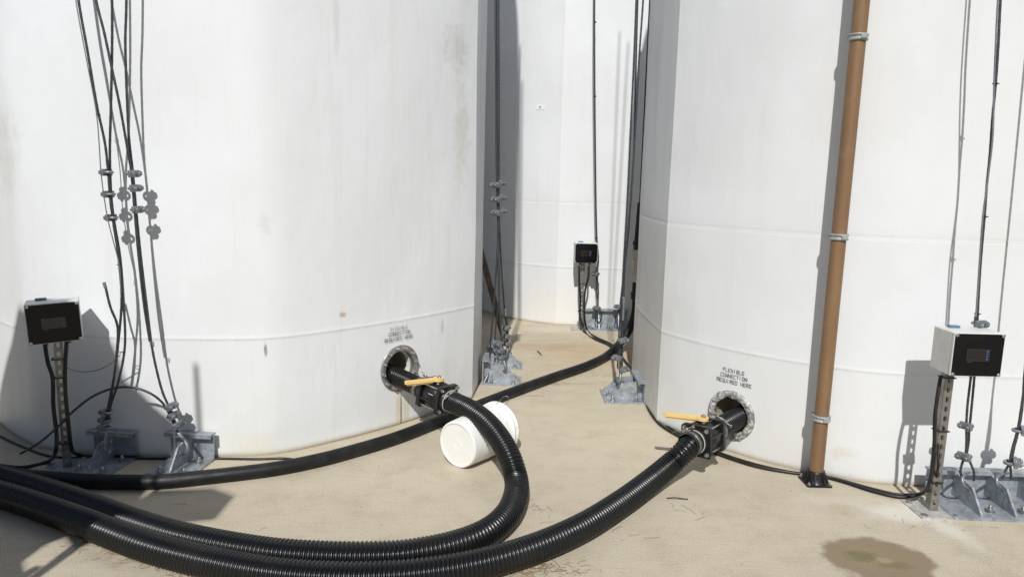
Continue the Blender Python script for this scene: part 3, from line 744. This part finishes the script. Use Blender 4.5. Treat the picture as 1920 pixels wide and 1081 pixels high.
# --- middle cables by the left tank edge
Y2 = 5.38; Y3 = 5.82
c = cable('steel cable dropping to the nearer bracket beside the left tank', (-.06, Y2, 0))
rp(c, top([P(929, 0, Y2), P(930, 150, Y2), P(931, 320, Y2), P(933, 400, Y2), P(934, 500, Y2), P(937, 580, Y2), P(941, 640, Y2), P(944, 668, Y2)]), .0075, step=.009, seg=12)
rp(c, top([P(931, 0, Y2+.03), P(932, 150, Y2+.03), P(933, 320, Y2+.02), P(935, 400, Y2), P(932, 480, Y2), P(926, 570, Y2), P(920, 640, Y2), P(916, 700, Y2-.02), P(912, 716, Y2-.04)]), .0075, step=.009, seg=12)
rp(c, [P(934, 400, Y2), P(935, 480, Y2), P(936, 560, Y2), P(929, 620, Y2), P(928, 680, Y2)], .0065, step=.009, seg=12)
ferrule(c, P(915, 702, Y2-.03), P(905, 722, Y2-.06), .011)
for x, y in ((932, 347), (933, 374), (933, 399)): clip(c, P(x, y, Y2), (0, 0, 1), (-.6, -.7, 0), 1.3); clip(c, P(x+5, y-4, Y2+.06), (0, 0, 1), (.6, -.5, 0), 1.15)
for x, y in ((937, 643), (939, 656), (941, 668)): clip(c, P(x, y, Y2-.02), (0, 0, 1), (-.6, -.7, 0), 1.35)
hook(c, [P(942, 668, Y2-.03), P(946, 680, Y2-.05), P(948, 690, Y2-.06), P(945, 695, Y2-.03), P(941, 690, Y2)], .010)
c = cable('steel cable dropping to the farther bracket beside the left tank', (0, Y3, 0))
rp(c, top([P(935, 0, Y3), P(936, 200, Y3), P(936, 400, Y3), P(940, 500, Y3), P(946, 580, Y3), P(950, 620, Y3), P(951, 655, Y3)]), .0075, step=.009, seg=12)
rp(c, [P(948, 585, Y3-.02), P(951, 605, Y3-.02), P(953, 645, Y3-.02), P(952, 660, Y3)], .0075, step=.009, seg=12)
ferrule(c, P(947, 578, Y3-.02), P(948, 592, Y3-.02), .011)
for x, y in ((951, 614), (952, 630), (953, 643)): clip(c, P(x, y, Y3-.02), (0, 0, 1), (-.6, -.7, 0), 1.4)
hook(c, [P(953, 645, Y3-.03), P(951, 660, Y3-.05), P(948, 668, Y3-.04), P(946, 660, Y3)], .010)
# --- cables by the right tank edge
Y4 = 4.98
c = cable('steel cable pair down to the two gusset bracket left of the right tank', (.8, Y4, 0))
rp(c, top([P(1193, 0, Y4), P(1189, 100, Y4), P(1183, 230, Y4), P(1176, 380, Y4), P(1170, 480, Y4), P(1166, 560, Y4), P(1164, 640, Y4), P(1162, 705, Y4)], 5.5), .007, step=.009, seg=12)
rp(c, top([P(1206, 0, Y4), P(1199, 100, Y4), P(1192, 230, Y4), P(1182, 380, Y4), P(1173, 480, Y4), P(1169, 560, Y4), P(1167, 640, Y4), P(1166, 700, Y4)], 5.4), .007, step=.009, seg=12)
rp(c, [P(1166, 560, Y4+.08), P(1162, 600, Y4+.08), P(1160, 640, Y4+.08), P(1158, 690, Y4+.1)], .0065, step=.009, seg=12)
ferrule(c, P(1169, 556, Y4-.01), P(1169, 570, Y4-.01), .010)
for x, y, dx in ((1165, 637, 1), (1160, 670, -1), (1166, 691, 1)): clip(c, P(x, y, Y4-.01), (0, 0, 1), (.7*dx, -.7, 0), 1.25)
k = MB(); k.cyl(P(1170, 560, Y4-.02), P(1168, 600, Y4-.02), .008, 12); k.build('turnbuckle', M_clip, c)
hook(c, [P(1164, 695, Y4-.01), P(1163, 708, Y4-.04), P(1160, 716, Y4-.04), P(1157, 710, Y4)], .010)
# --- rear cables
Y5 = 7.42
c = cable('thin steel cable in front of the rear tank beside the rear gauge box', (.9, Y5, 0))
rp(c, top([P(1115, 0, Y5), P(1115, 100, Y5), P(1116, 250, Y5), P(1119, 440, Y5), P(1122, 490, Y5), P(1120, 513, Y5), P(1122, 545, Y5), P(1122, 575, Y5), P(1127, 585, Y5), P(1128, 596, Y5), P(1123, 604, Y5-.05)]), .008, step=.012, seg=12)
rp(c, [P(1118, 500, Y5+.02), P(1118, 515, Y5), P(1119, 550, Y5+.02), P(1121, 577, Y5), P(1117, 588, Y5), P(1118, 600, Y5), P(1123, 606, Y5-.05)], .007, step=.012, seg=12)
for x, y in ((1119, 513), (1121, 577)): clip(c, P(x, y, Y5), (0, 0, 1), (-.6, -.7, 0), 1.4)
for x, y in ((1116, 42), (1116, 181), (1118, 446)):
    k = MB(); k.cyl(P(x, y-1, Y5), P(x, y+1, Y5), .013, 12); k.build('cable_tie', M_black, c)
k = MB(); k.sweep(top([P(1113, 0, Y5), P(1113, 200, Y5), P(1117, 440, Y5), P(1120, 500, Y5)]), lambda L, a: .0035, 8, .03); k.build('earth_wire', M_ropelight, c)
c = cable('thin steel cable looped to the right gusset of the rear tank bracket', (1.15, Y5, 0))
rp(c, top([P(1196, 0, Y5), P(1192, 150, Y5), P(1186, 330, Y5), P(1176, 460, Y5), P(1166, 540, Y5), P(1161, 580, Y5), P(1155, 590, Y5), P(1154, 602, Y5), P(1158, 608, Y5-.05)]), .008, step=.012, seg=12)
rp(c, [P(1161, 578, Y5), P(1163, 590, Y5), P(1160, 606, Y5)], .007, step=.012, seg=12)
clip(c, P(1161, 574, Y5), (0, 0, 1), (-.6, -.7, 0), 1.4)
# --- right cables
Y6 = 3.37
c = cable('steel cable passing behind the right gauge box to the bracket', (2.3, Y6, 0))
rp(c, top([P(1876, 0, Y6), P(1872, 80, Y6), P(1867, 155, Y6), P(1861, 220, Y6), P(1856, 290, Y6), P(1850, 350, Y6), P(1846, 405, Y6), P(1838, 500, Y6), P(1833, 590, Y6), P(1829, 680, Y6), P(1822, 760, Y6), P(1818, 800, Y6), P(1816, 830, Y6), P(1813, 852, Y6), P(1820, 868, Y6), P(1826, 884, Y6), P(1826, 900, Y6+.01)]), .0062)
rp(c, [P(1829, 592, Y6-.012), P(1826, 640, Y6-.012), P(1821, 700, Y6-.01), P(1814, 760, Y6-.01), P(1812, 795, Y6-.01), P(1812, 830, Y6-.01), P(1810, 852, Y6-.01), P(1804, 868, Y6-.02), P(1801, 882, Y6-.02), P(1803, 893, Y6-.02)], .0062)
k = MB(); k.sweep(top([P(1871, 0, Y6-.01), P(1867, 80, Y6-.012), P(1864, 155, Y6-.01), P(1861, 260, Y6-.012), P(1853, 330, Y6-.01), P(1843, 405, Y6-.01), P(1836, 500, Y6-.01), P(1830, 590, Y6-.012), P(1826, 640, Y6-.012)]), lambda L, a: .0040, 8, .02); k.build('earth_wire', M_ropelight, c)
for x, y in ((1866, 157), (1846, 406), (1832, 588)):
    k = MB(); q = P(x, y, Y6-.005); k.cyl(q-Vector((0, 0, .003)), q+Vector((0, 0, .003)), .012, 12); k.box(q+Vector((.014, 0, 0)), (.012, .003, .003)); k.build('cable_tie', M_black, c)
clip(c, P(1833, 606, Y6-.006), (0, 0, 1), (.3, -.9, 0), 1.1)
clip(c, P(1815, 797, Y6-.006), (0, 0, 1), (-.8, -.45, 0), 1.1); clip(c, P(1811, 854, Y6-.006), (0, 0, 1), (-.8, -.5, 0), 1.2)
hook(c, [P(1817, 884, Y6+.01), P(1809, 889, Y6-.02), P(1804, 898, Y6-.04), P(1807, 908, Y6-.05), P(1813, 914, Y6-.03), P(1814, 918, Y6-.01)], .0075)
c = cable('steel cable at the right edge of the photo ending on the bracket', (2.5, Y6, 0))
rp(c, top([P(1935, 560, Y6), P(1928, 640, Y6), P(1921, 700, Y6), P(1917, 760, Y6), P(1911, 800, Y6), P(1901, 840, Y6), P(1896, 862, Y6), P(1886, 880, Y6), P(1879, 896, Y6)]), .0062)
rp(c, [P(1924, 700, Y6-.01), P(1914, 770, Y6-.01), P(1908, 805, Y6-.01), P(1897, 845, Y6-.01), P(1894, 864, Y6-.01), P(1895, 880, Y6), P(1896, 897, Y6)], .0062)
clip(c, P(1910, 806, Y6-.006), (-.1, 0, 1), (.8, -.5, 0), 1.15); clip(c, P(1895, 866, Y6-.006), (-.2, 0, 1), (.8, -.5, 0), 1.25)
hook(c, [P(1889, 886, Y6+.01), P(1877, 889, Y6-.02), P(1869, 897, Y6-.04), P(1870, 907, Y6-.05), P(1877, 914, Y6-.03), P(1880, 919, Y6-.01)], .0075)

# ------------------------------------------------------------------ gauge posts with display boxes
def slotted(mb, M, w, L, pitch=.048, t=.0028, hw=.0075, hh=.0135, z0=.02):
    """perforated strip in local xz, facing -y"""
    n = int((L-z0)/pitch)
    def rect(z1, z2): mb.box((0, t/2, (z1+z2)/2), (w, t, z2-z1), M)
    rect(0, z0)
    for i in range(n):
        c = z0+pitch*(i+.5); N = 20; inn = []; out = []
        for k in range(N):
            a = 2*math.pi*(k+.5)/N; x = hw*math.cos(a); z = hw*math.sin(a); z += (hh-hw)*(1 if z > 0 else -1)
            inn.append((x, z))
            dx, dz = math.cos(a), math.sin(a); s = min((w/2)/max(abs(dx), 1e-6), (pitch/2)/max(abs(dz), 1e-6)); out.append((dx*s, dz*s))
        # snap nearest samples to the corners
        for sx in (-1, 1):
            for sz in (-1, 1):
                j = min(range(N), key=lambda q: (out[q][0]-sx*w/2)**2+(out[q][1]-sz*pitch/2)**2); out[j] = (sx*w/2, sz*pitch/2)
        vs = [(x, 0, c+z) for x, z in inn]+[(x, 0, c+z) for x, z in out]+[(x, t, c+z) for x, z in inn]+[(x, t, c+z) for x, z in out]
        fs = []
        for k in range(N):
            k2 = (k+1) % N
            fs += [(k, k2, N+k2, N+k), (2*N+k, 3*N+k, 3*N+k2, 2*N+k2), (k, 2*N+k, 2*N+k2, k2)]
        mb.add(vs, fs, False, M)
    rect(z0+n*pitch, L)
def gauge(label, loc, yaw, boxyaw, face, lean=0., dx=0., dz=0., bh=.205, bw=.235):
    t = thing('gauge_post', label, 'gauge', loc, yaw, 'level display posts')
    L = .72
    TL = Matrix.Rotation(lean, 4, 'Y')
    k = MB(); k.box((0, 0, .004), (.20, .19, .008)); bp = k.local('base_plate', M_galv if yaw else M_plate, t)
    for a in (-1, 1):
        for b in (-1, 1):
            k = MB(); nut(k, Matrix.Translation((a*.075, b*.07, .008)), .0095, .004, 0, .016); k.local('bolt', M_steel, bp)
    k = MB()
    slotted(k, TL @ Matrix.Translation((0, -.0205, .008)), .041, L)
    for s in (-1, 1): k.box((s*.0192, .0012, .008+L/2), (.0026, .0380, L), TL); k.box((s*.0145, .0208, .008+L/2), (.0068, .0022, L), TL)
    for z in (.06, .108): nut(k, TL @ Matrix.Translation((0, -.0206, z)) @ Matrix.Rotation(math.pi/2, 4, 'X'), .0085, .006, 0, .011)
    k.local('strut_post', M_strut, t)
    BM = Matrix.Translation((0, 0, 0)) @ TL @ Matrix.Translation((dx, -.038, .83+dz)) @ Matrix.Rotation(boxyaw, 4, 'Z') @ Matrix.Rotation(R(-2) if yaw else 0, 4, 'Y')
    k = MB(); k.box((0, -.002, 0), (bw, .145, bh), BM, .006); box = k.local('enclosure', M_box, t)
    k = MB(); k.box((0, -.084, 0), (bw, .018, bh), BM, .004); ld = k.local('lid', M_box if face != 3 else M_black, t)
    k = MB(); k.box((0, -.0940, 0), (bw-.007, .0025, bh-.007), BM); k.local('lid_window', M_panel, ld)
    k = MB()
    k.box((0, -.0960, .0), (.102, .0012, .052), BM); k.local('display', M_screen, ld)
    k = MB()
    for (cx_, cz_, ww, hh) in ((0, .0265, .104, .0014), (0, -.0265, .104, .0014), (-.0515, 0, .0014, .052), (.0515, 0, .0014, .052), (-.035, -.033, .022, .0025)): k.box((cx_, -.0962, cz_), (ww, .0012, hh), BM)
    k.local('display_frame', M_dim, ld)
    for q in range(4):
        k = MB(); k.box((.041, -.0972, .018-q*.012), (.009, .0016, .008), BM); k.local('button', M_blue, ld)
    for a in (-1, 1):
        for b in (-1, 1):
            k = MB(); k.lathe([(.0085, 0), (.0085, .004), (.006, .0055), (.0025, .0045), (0, .0045)], 16, BM @ Matrix.Translation((a*(bw/2-.011), -.0935, b*(bh/2-.010))) @ Matrix.Rotation(math.pi/2, 4, 'X'))
            k.local('lid_screw', M_steel, ld)
    k = MB(); k.box((-.05, .03, bh/2+.006), (.05, .028, .010), BM, .002); k.local('vent_plug', M_vent, t)
    for s in (-.05, .05):
        k = MB(); p0 = BM @ Vector((s, .01, -bh/2)); k.cyl(p0, p0-Vector((0, 0, .028)), .011, 12); k.local('cable_gland', M_black, t)
    return t, BM
def conduit(label, pts, r=.009, cat='cable'):
    k = MB(); k.sweep(pts, lambda L, a: r, 12, .015)
    return tag(k.build('conduit_cable', M_cable, None, (pts[0][0], pts[0][1], 0)), label, cat, 'black conduits from the gauge boxes')
gR, BR = gauge('grey gauge box on a perforated steel post at the right tank', (2.115, 3.335, 0), R(0), 0, 1, 0, .045)
gL, BL = gauge('dark faced gauge box on a post at the far left, partly in shadow', (-2.37, 3.62, 0), R(31), R(0), 0, 0, -.005, -.015)
gB, BB = gauge('distant gauge box on a post before the rear tank', (.735, 7.40, 0), 0, 0, 1, 0, .02)
for t_, M_, Ys in ((gR, BR, ((.688, .0), (.42, 0), (.155, 0))), (gL, BL, ((.60, 0), (.5, 0), (.14, 0))), (gB, BB, ((.5, 0), (.2, 0)))):
    for z, _ in Ys:
        k = MB(); k.box((-.004, -.004, z), (.062, .052, .005)); k.local('cable_tie', M_black, t_)
# conduit runs
conduit('black conduit curving from the right gauge box along the foot of the right tank', [P(1764, 704, 3.31), P(1758, 740, 3.29), P(1753, 780, 3.28), P(1752, 830, 3.27), P(1748, 878, 3.26), P(1742, 905, 3.26), G(1722, 926, .03), G(1690, 931, .012), G(1640, 921, .010), G(1580, 902, .01), G(1545, 893, .01), G(1490, 886, .01), G(1420, 874, .01), G(1350, 852, .01), G(1290, 826, .01), G(1240, 797, .01), G(1218, 770, .01), G(1210, 750, .01), G(1203, 732, .01)])
conduit('second thinner black conduit behind the other at the right gauge post', [P(1768, 704, 3.35), P(1766, 760, 3.34), P(1759, 830, 3.32), P(1758, 880, 3.29), G(1735, 921, .03), G(1690, 926, .01), G(1640, 916, .01), G(1570, 897, .01), G(1540, 891, .01), G(1480, 883, .01), G(1420, 870, .01), G(1350, 848, .01), G(1292, 822, .01), G(1244, 793, .01), G(1222, 768, .01), G(1213, 748, .01)], .006)
conduit('black conduit leaving the left gauge box on its left side', [P(84, 645, 3.57), P(90, 680, 3.55), P(98, 705, 3.54), P(100, 760, 3.54), P(106, 815, 3.53), P(105, 842, 3.5), G(85, 866, .01), G(45, 875, .01), G(0, 872, .01), G(-60, 866, .01), G(-200, 850, .01)], .010)
conduit('black conduit leaving the left gauge box on its right side toward the bracket', [P(125, 640, 3.57), P(122, 690, 3.57), P(123, 740, 3.56), P(129, 800, 3.55), P(133, 835, 3.56), G(148, 852, .012), G(172, 855, .01), G(210, 855, .012), G(260, 857, .012)], .010)
conduit('thin black cable lying along the foot of the left tank', [G(-60, 782, .006), G(0, 817, .006), G(50, 840, .006), G(97, 855, .006), G(170, 858, .006), G(272, 859, .006), G(412, 859, .006), G(480, 860, .006), G(535, 859, .006), G(560, 862, .006), G(590, 866, .006)], .007)
conduit('black conduit from the rear gauge box across to the smooth hose', [P(1086, 497, 7.3), P(1086, 530, 7.3), P(1088, 560, 7.3), P(1088, 595, 7.28), G(1097, 622, .012), G(1115, 635, .011), G(1140, 646, .011), G(1160, 662, .011), G(1176, 682, .011), G(1188, 697, .011), G(1196, 720, .011)], .011)
conduit('second black conduit from the rear gauge box, right hand side', [P(1104, 497, 7.3), P(1103, 520, 7.3), P(1097, 545, 7.3), P(1096, 595, 7.28), G(1101, 618, .012), G(1118, 632, .011), G(1142, 643, .011), G(1155, 651, .011)], .011)

# ------------------------------------------------------------------ brown standing pipe
def brown_pipe():
    base = G(1529, 903, .0); base = Vector((base.x-.005, base.y-.005, 0)); tp = P(1614, 20, base.y-.02)
    d = (tp-base).normalized(); t = thing('drain_pipe', 'tall brown plastic pipe with grey collars standing before the right tank', 'pipe', base)
    k = MB(); q = base+d*.045; e = base+d*5.3
    k.cyl(q, e, .0375, 48); k.build('pipe', M_pipe, t)
    for y in (782, 443, 71):
        z = P(0, 0, 1).z; 
        # point of the axis seen at that image row
        best = min((abs((CY-F*((Vector((base+d*s))-Vector((0, 0, H))).dot(Vector(u2)))/((Vector((base+d*s))-Vector((0, 0, H))).dot(Vector(fwd))))-y), s) for s in np.arange(.05, 3.2, .004))
        c0 = base+d*best[1]
        M = Matrix.Translation(c0) @ d.to_track_quat('Z', 'Y').to_matrix().to_4x4()
        k = MB(); k.lathe([(.0377, -.016), (.044, -.016), (.0465, -.013), (.0465, -.006), (.043, -.005), (.043, .005), (.0465, .006), (.0465, .013), (.044, .016), (.0377, .016)], 40, M)
        k.box((.012, -.047, 0), (.03, .012, .022), M, .002); k.box((-.02, .055, 0), (.03, .02, .022), M, .002); k.box((0, .052, 0), (.06, .012, .02), M)
        k.build('collar', M_collar, t)
    k = MB()
    MM = Matrix.Translation(base)
    k.prism(rsq(.068, .012), .010, MM @ Matrix.Translation((0, 0, .005)))
    k.lathe([(.060, .010), (.048, .03), (.0455, .06), (.0455, .072), (.0378, .072)], 32, MM)
    for a in range(8):
        an = a*math.pi/4+.39; Mg = MM @ Matrix.Rotation(an, 4, 'Z') @ Matrix(((1, 0, 0, 0), (0, 0, -1, 0), (0, 1, 0, 0), (0, 0, 0, 1)))
        k.prism([(.044, .0102), (.066, .0102), (.066, .016), (.046, .066), (.044, .066)], .005, Mg)
    ft = k.build('floor_flange', M_black, t)
    for a in (-1, 1):
        for b in (-1, 1):
            k = MB(); nut(k, Matrix.Translation(base+Vector((a*.055, b*.055, .010))), .007, .006, .003, .010); k.build('bolt', M_steel, ft)
brown_pipe()

# ------------------------------------------------------------------ dark riser pipe with cream valve behind the right tank
def riser():
    q = P(1193, 560, 6.46); t = thing('riser_pipe', 'black riser pipe with cream valve body behind the right tank', 'pipe', (q.x, q.y, 0))
    a = q; b = P(1195, 528, 6.46); c_ = P(1197, 468, 6.46)
    k = MB(); k.cyl(a-Vector((0, 0, .0)), b, .045, 24); k.cyl(a+Vector((0, 0, .03)), a+Vector((0, 0, .06)), .056, 24); k.cyl(a+Vector((0, 0, .0)), a+Vector((0, 0, .02)), .052, 24); k.build('coupling', M_black, t)
    k = MB(); k.cyl(b+Vector((0, 0, .001)), c_, .052, 24); k.cyl(c_-Vector((0, 0, .05)), c_-Vector((0, 0, .012)), .060, 24); k.box((b+c_)/2+Vector((-.03, -.03, 0)), (.05, .05, .12), None, .006); k.build('valve_body', M_cream, t)
    k = MB(); k.cyl(c_+Vector((0, 0, .001)), P(1205, 380, 6.46), .048, 24); k.cyl(P(1205, 380, 6.46)+Vector((0, 0, .001)), Vector((P(1205, 380, 6.46).x, 6.46, 3.9)), .034, 24); k.cyl(c_+Vector((0, 0, .04)), c_+Vector((0, 0, .08)), .055, 24); k.build('pipe', M_black, t)
riser()
# brown pipe leaning in the gap left of the rear tank
a = G(947, 640, .03); b = P(888, 420, 6.95)
k = MB(); k.cyl(a, b+(b-a)*.3, .03, 24)
tag(k.build('leaning_pipe', M_lean, None, (a.x, a.y, 0)), 'brown pipe leaning in the narrow gap behind the left tank', 'pipe')

# ------------------------------------------------------------------ unseen off-frame shape added to cast the jagged shadow on the left
def caster():
    Yc = 1.55
    def back(p):
        s = (p.y-Yc)/D[1]; return (p.x-s*D[0], p.z-s*D[2])
    wall = [(0, 733), (22, 640), (35, 574), (48, 584), (75, 590), (110, 594), (145, 604), (157, 616), (175, 601), (192, 622), (212, 645), (226, 680), (233, 712), (265, 735), (290, 762), (325, 790), (352, 806)]
    out = [back(profL.hit(*q)[0]) for q in wall]
    grd = [(322, 858), (316, 888), (285, 908), (262, 935), (300, 919), (400, 915), (440, 929), (403, 973), (345, 978), (250, 985), (185, 1010), (140, 1030), (122, 1006), (85, 1020), (42, 1052), (52, 1095)]
    out += [back(G(*q)) for q in grd]
    out += [(out[-1][0]-.02, .35), (-5.2, .35), (-5.0, out[0][1]-1.0), (out[0][0]-1.2, out[0][1]-.8), (out[0][0]-.25, out[0][1]-.35)]
    t = thing('shadow_caster', 'unseen shape added outside the frame to shade the left corner', 'light_blocker', (-2.2, Yc, 0))
    k = MB(); n = len(out); e = Vector((-D[0]/D[1], -1, -D[2]/D[1]))*1.3
    fr = [Vector((x, Yc, z)) for x, z in out]
    k.add(fr+[v+e for v in fr], [list(range(n)), list(range(2*n-1, n-1, -1))]+[(i, n+i, n+(i+1) % n, (i+1) % n) for i in range(n)]); k.build('blocker_body', M_blocker, t)  # outline traced back from the wanted shadow, drawn out toward the sun
    # unseen thin pole and stay, added to cast their narrow shadows
    q0 = back(profL.hit(364, 684)[0]); k = MB(); k.cyl((q0[0], Yc-.1, .0), (q0[0], Yc-.1, q0[1]+.09), .014, 12); k.build('pole', M_strut, t)
    s0 = back(G(165, 1000)); s1 = back(G(20, 1110)); k = MB(); k.cyl((s0[0], Yc-.05, s0[1]), (s1[0], Yc-.05, s1[1]), .010, 12); k.build('stay', M_strut, t)
    for x in (-2.0, -2.8): k = MB(); k.cyl((x, Yc+.03, 0), (x, Yc+.03, 1.), .02, 12); k.build('blocker_leg', M_strut, t)  # supports added under the unseen shadow shape
caster()

# ------------------------------------------------------------------ litter on the concrete
k = MB(); k.sweep([G(1250, 933, .006), G(1265, 932, .012), G(1280, 934, .006), G(1290, 935, .006)], lambda L, a: .0026, 8, .008)
tag(k.build('twig', M_black, None, tuple(G(1250, 933, 0))), 'short black twig lying on the concrete below the right valve', 'twig')
k = MB(); k.sweep([G(1007, 657, .01), G(1012, 661, .012), G(1015, 665, .006)], lambda L, a: .004, 6, .01)
tag(k.build('twig', M_black, None, tuple(G(1007, 657, 0))), 'tiny dark twig on the concrete between the tanks', 'twig')
k = MB()
def straw(c, n, sx, sy, l0=.02, l1=.09):
    for _ in range(n):
        x = c[0]+random.gauss(0, sx); y = c[1]+random.gauss(0, sy); a = random.uniform(0, math.pi); l = random.uniform(l0, l1)
        p = Vector((x, y, .002+random.random()*.006)); d = Vector((math.cos(a), math.sin(a), 0))*l
        k.sweep([p, p+d*.5+Vector((d.y, -d.x, 0))*random.uniform(-.1, .1)+Vector((0, 0, random.random()*.006)), p+d], lambda L, q: .0007, 4, .02, smooth=False)
straw(G(1020, 1068), 110, .09, .03, .01, .05); straw(G(960, 1075), 80, .09, .02, .01, .05); straw(G(1130, 1000), 16, .10, .05); straw(G(1280, 955), 6, .08, .06)
straw(G(1000, 742), 26, .10, .02, .01, .04); straw(G(1090, 704), 22, .12, .02, .01, .04); straw(G(400, 1030), 20, .5, .15); straw(G(1800, 990), 10, .2, .05)
for q in (0, .25, .5, .75, 1.): straw(G(175+q*180, 1022+q*58), 26, .06, .02, .01, .04)
straw(G(1000, 960), 10, .06, .05)
for _ in range(260):                              # grit crumbs
    x = random.uniform(-2.2, 2.4); y = random.uniform(2.6, 7.2); r = random.uniform(.0012, .0035)
    k.cyl((x, y, .0005), (x+r*.6, y, .0005+r), r, 6, r*.5, True, False)
tag(k.build('dry_grass_litter', M_straw), 'thin dry straw and grass bits along the hoses', 'litter', kind='stuff')

sc.render.engine = 'CYCLES'
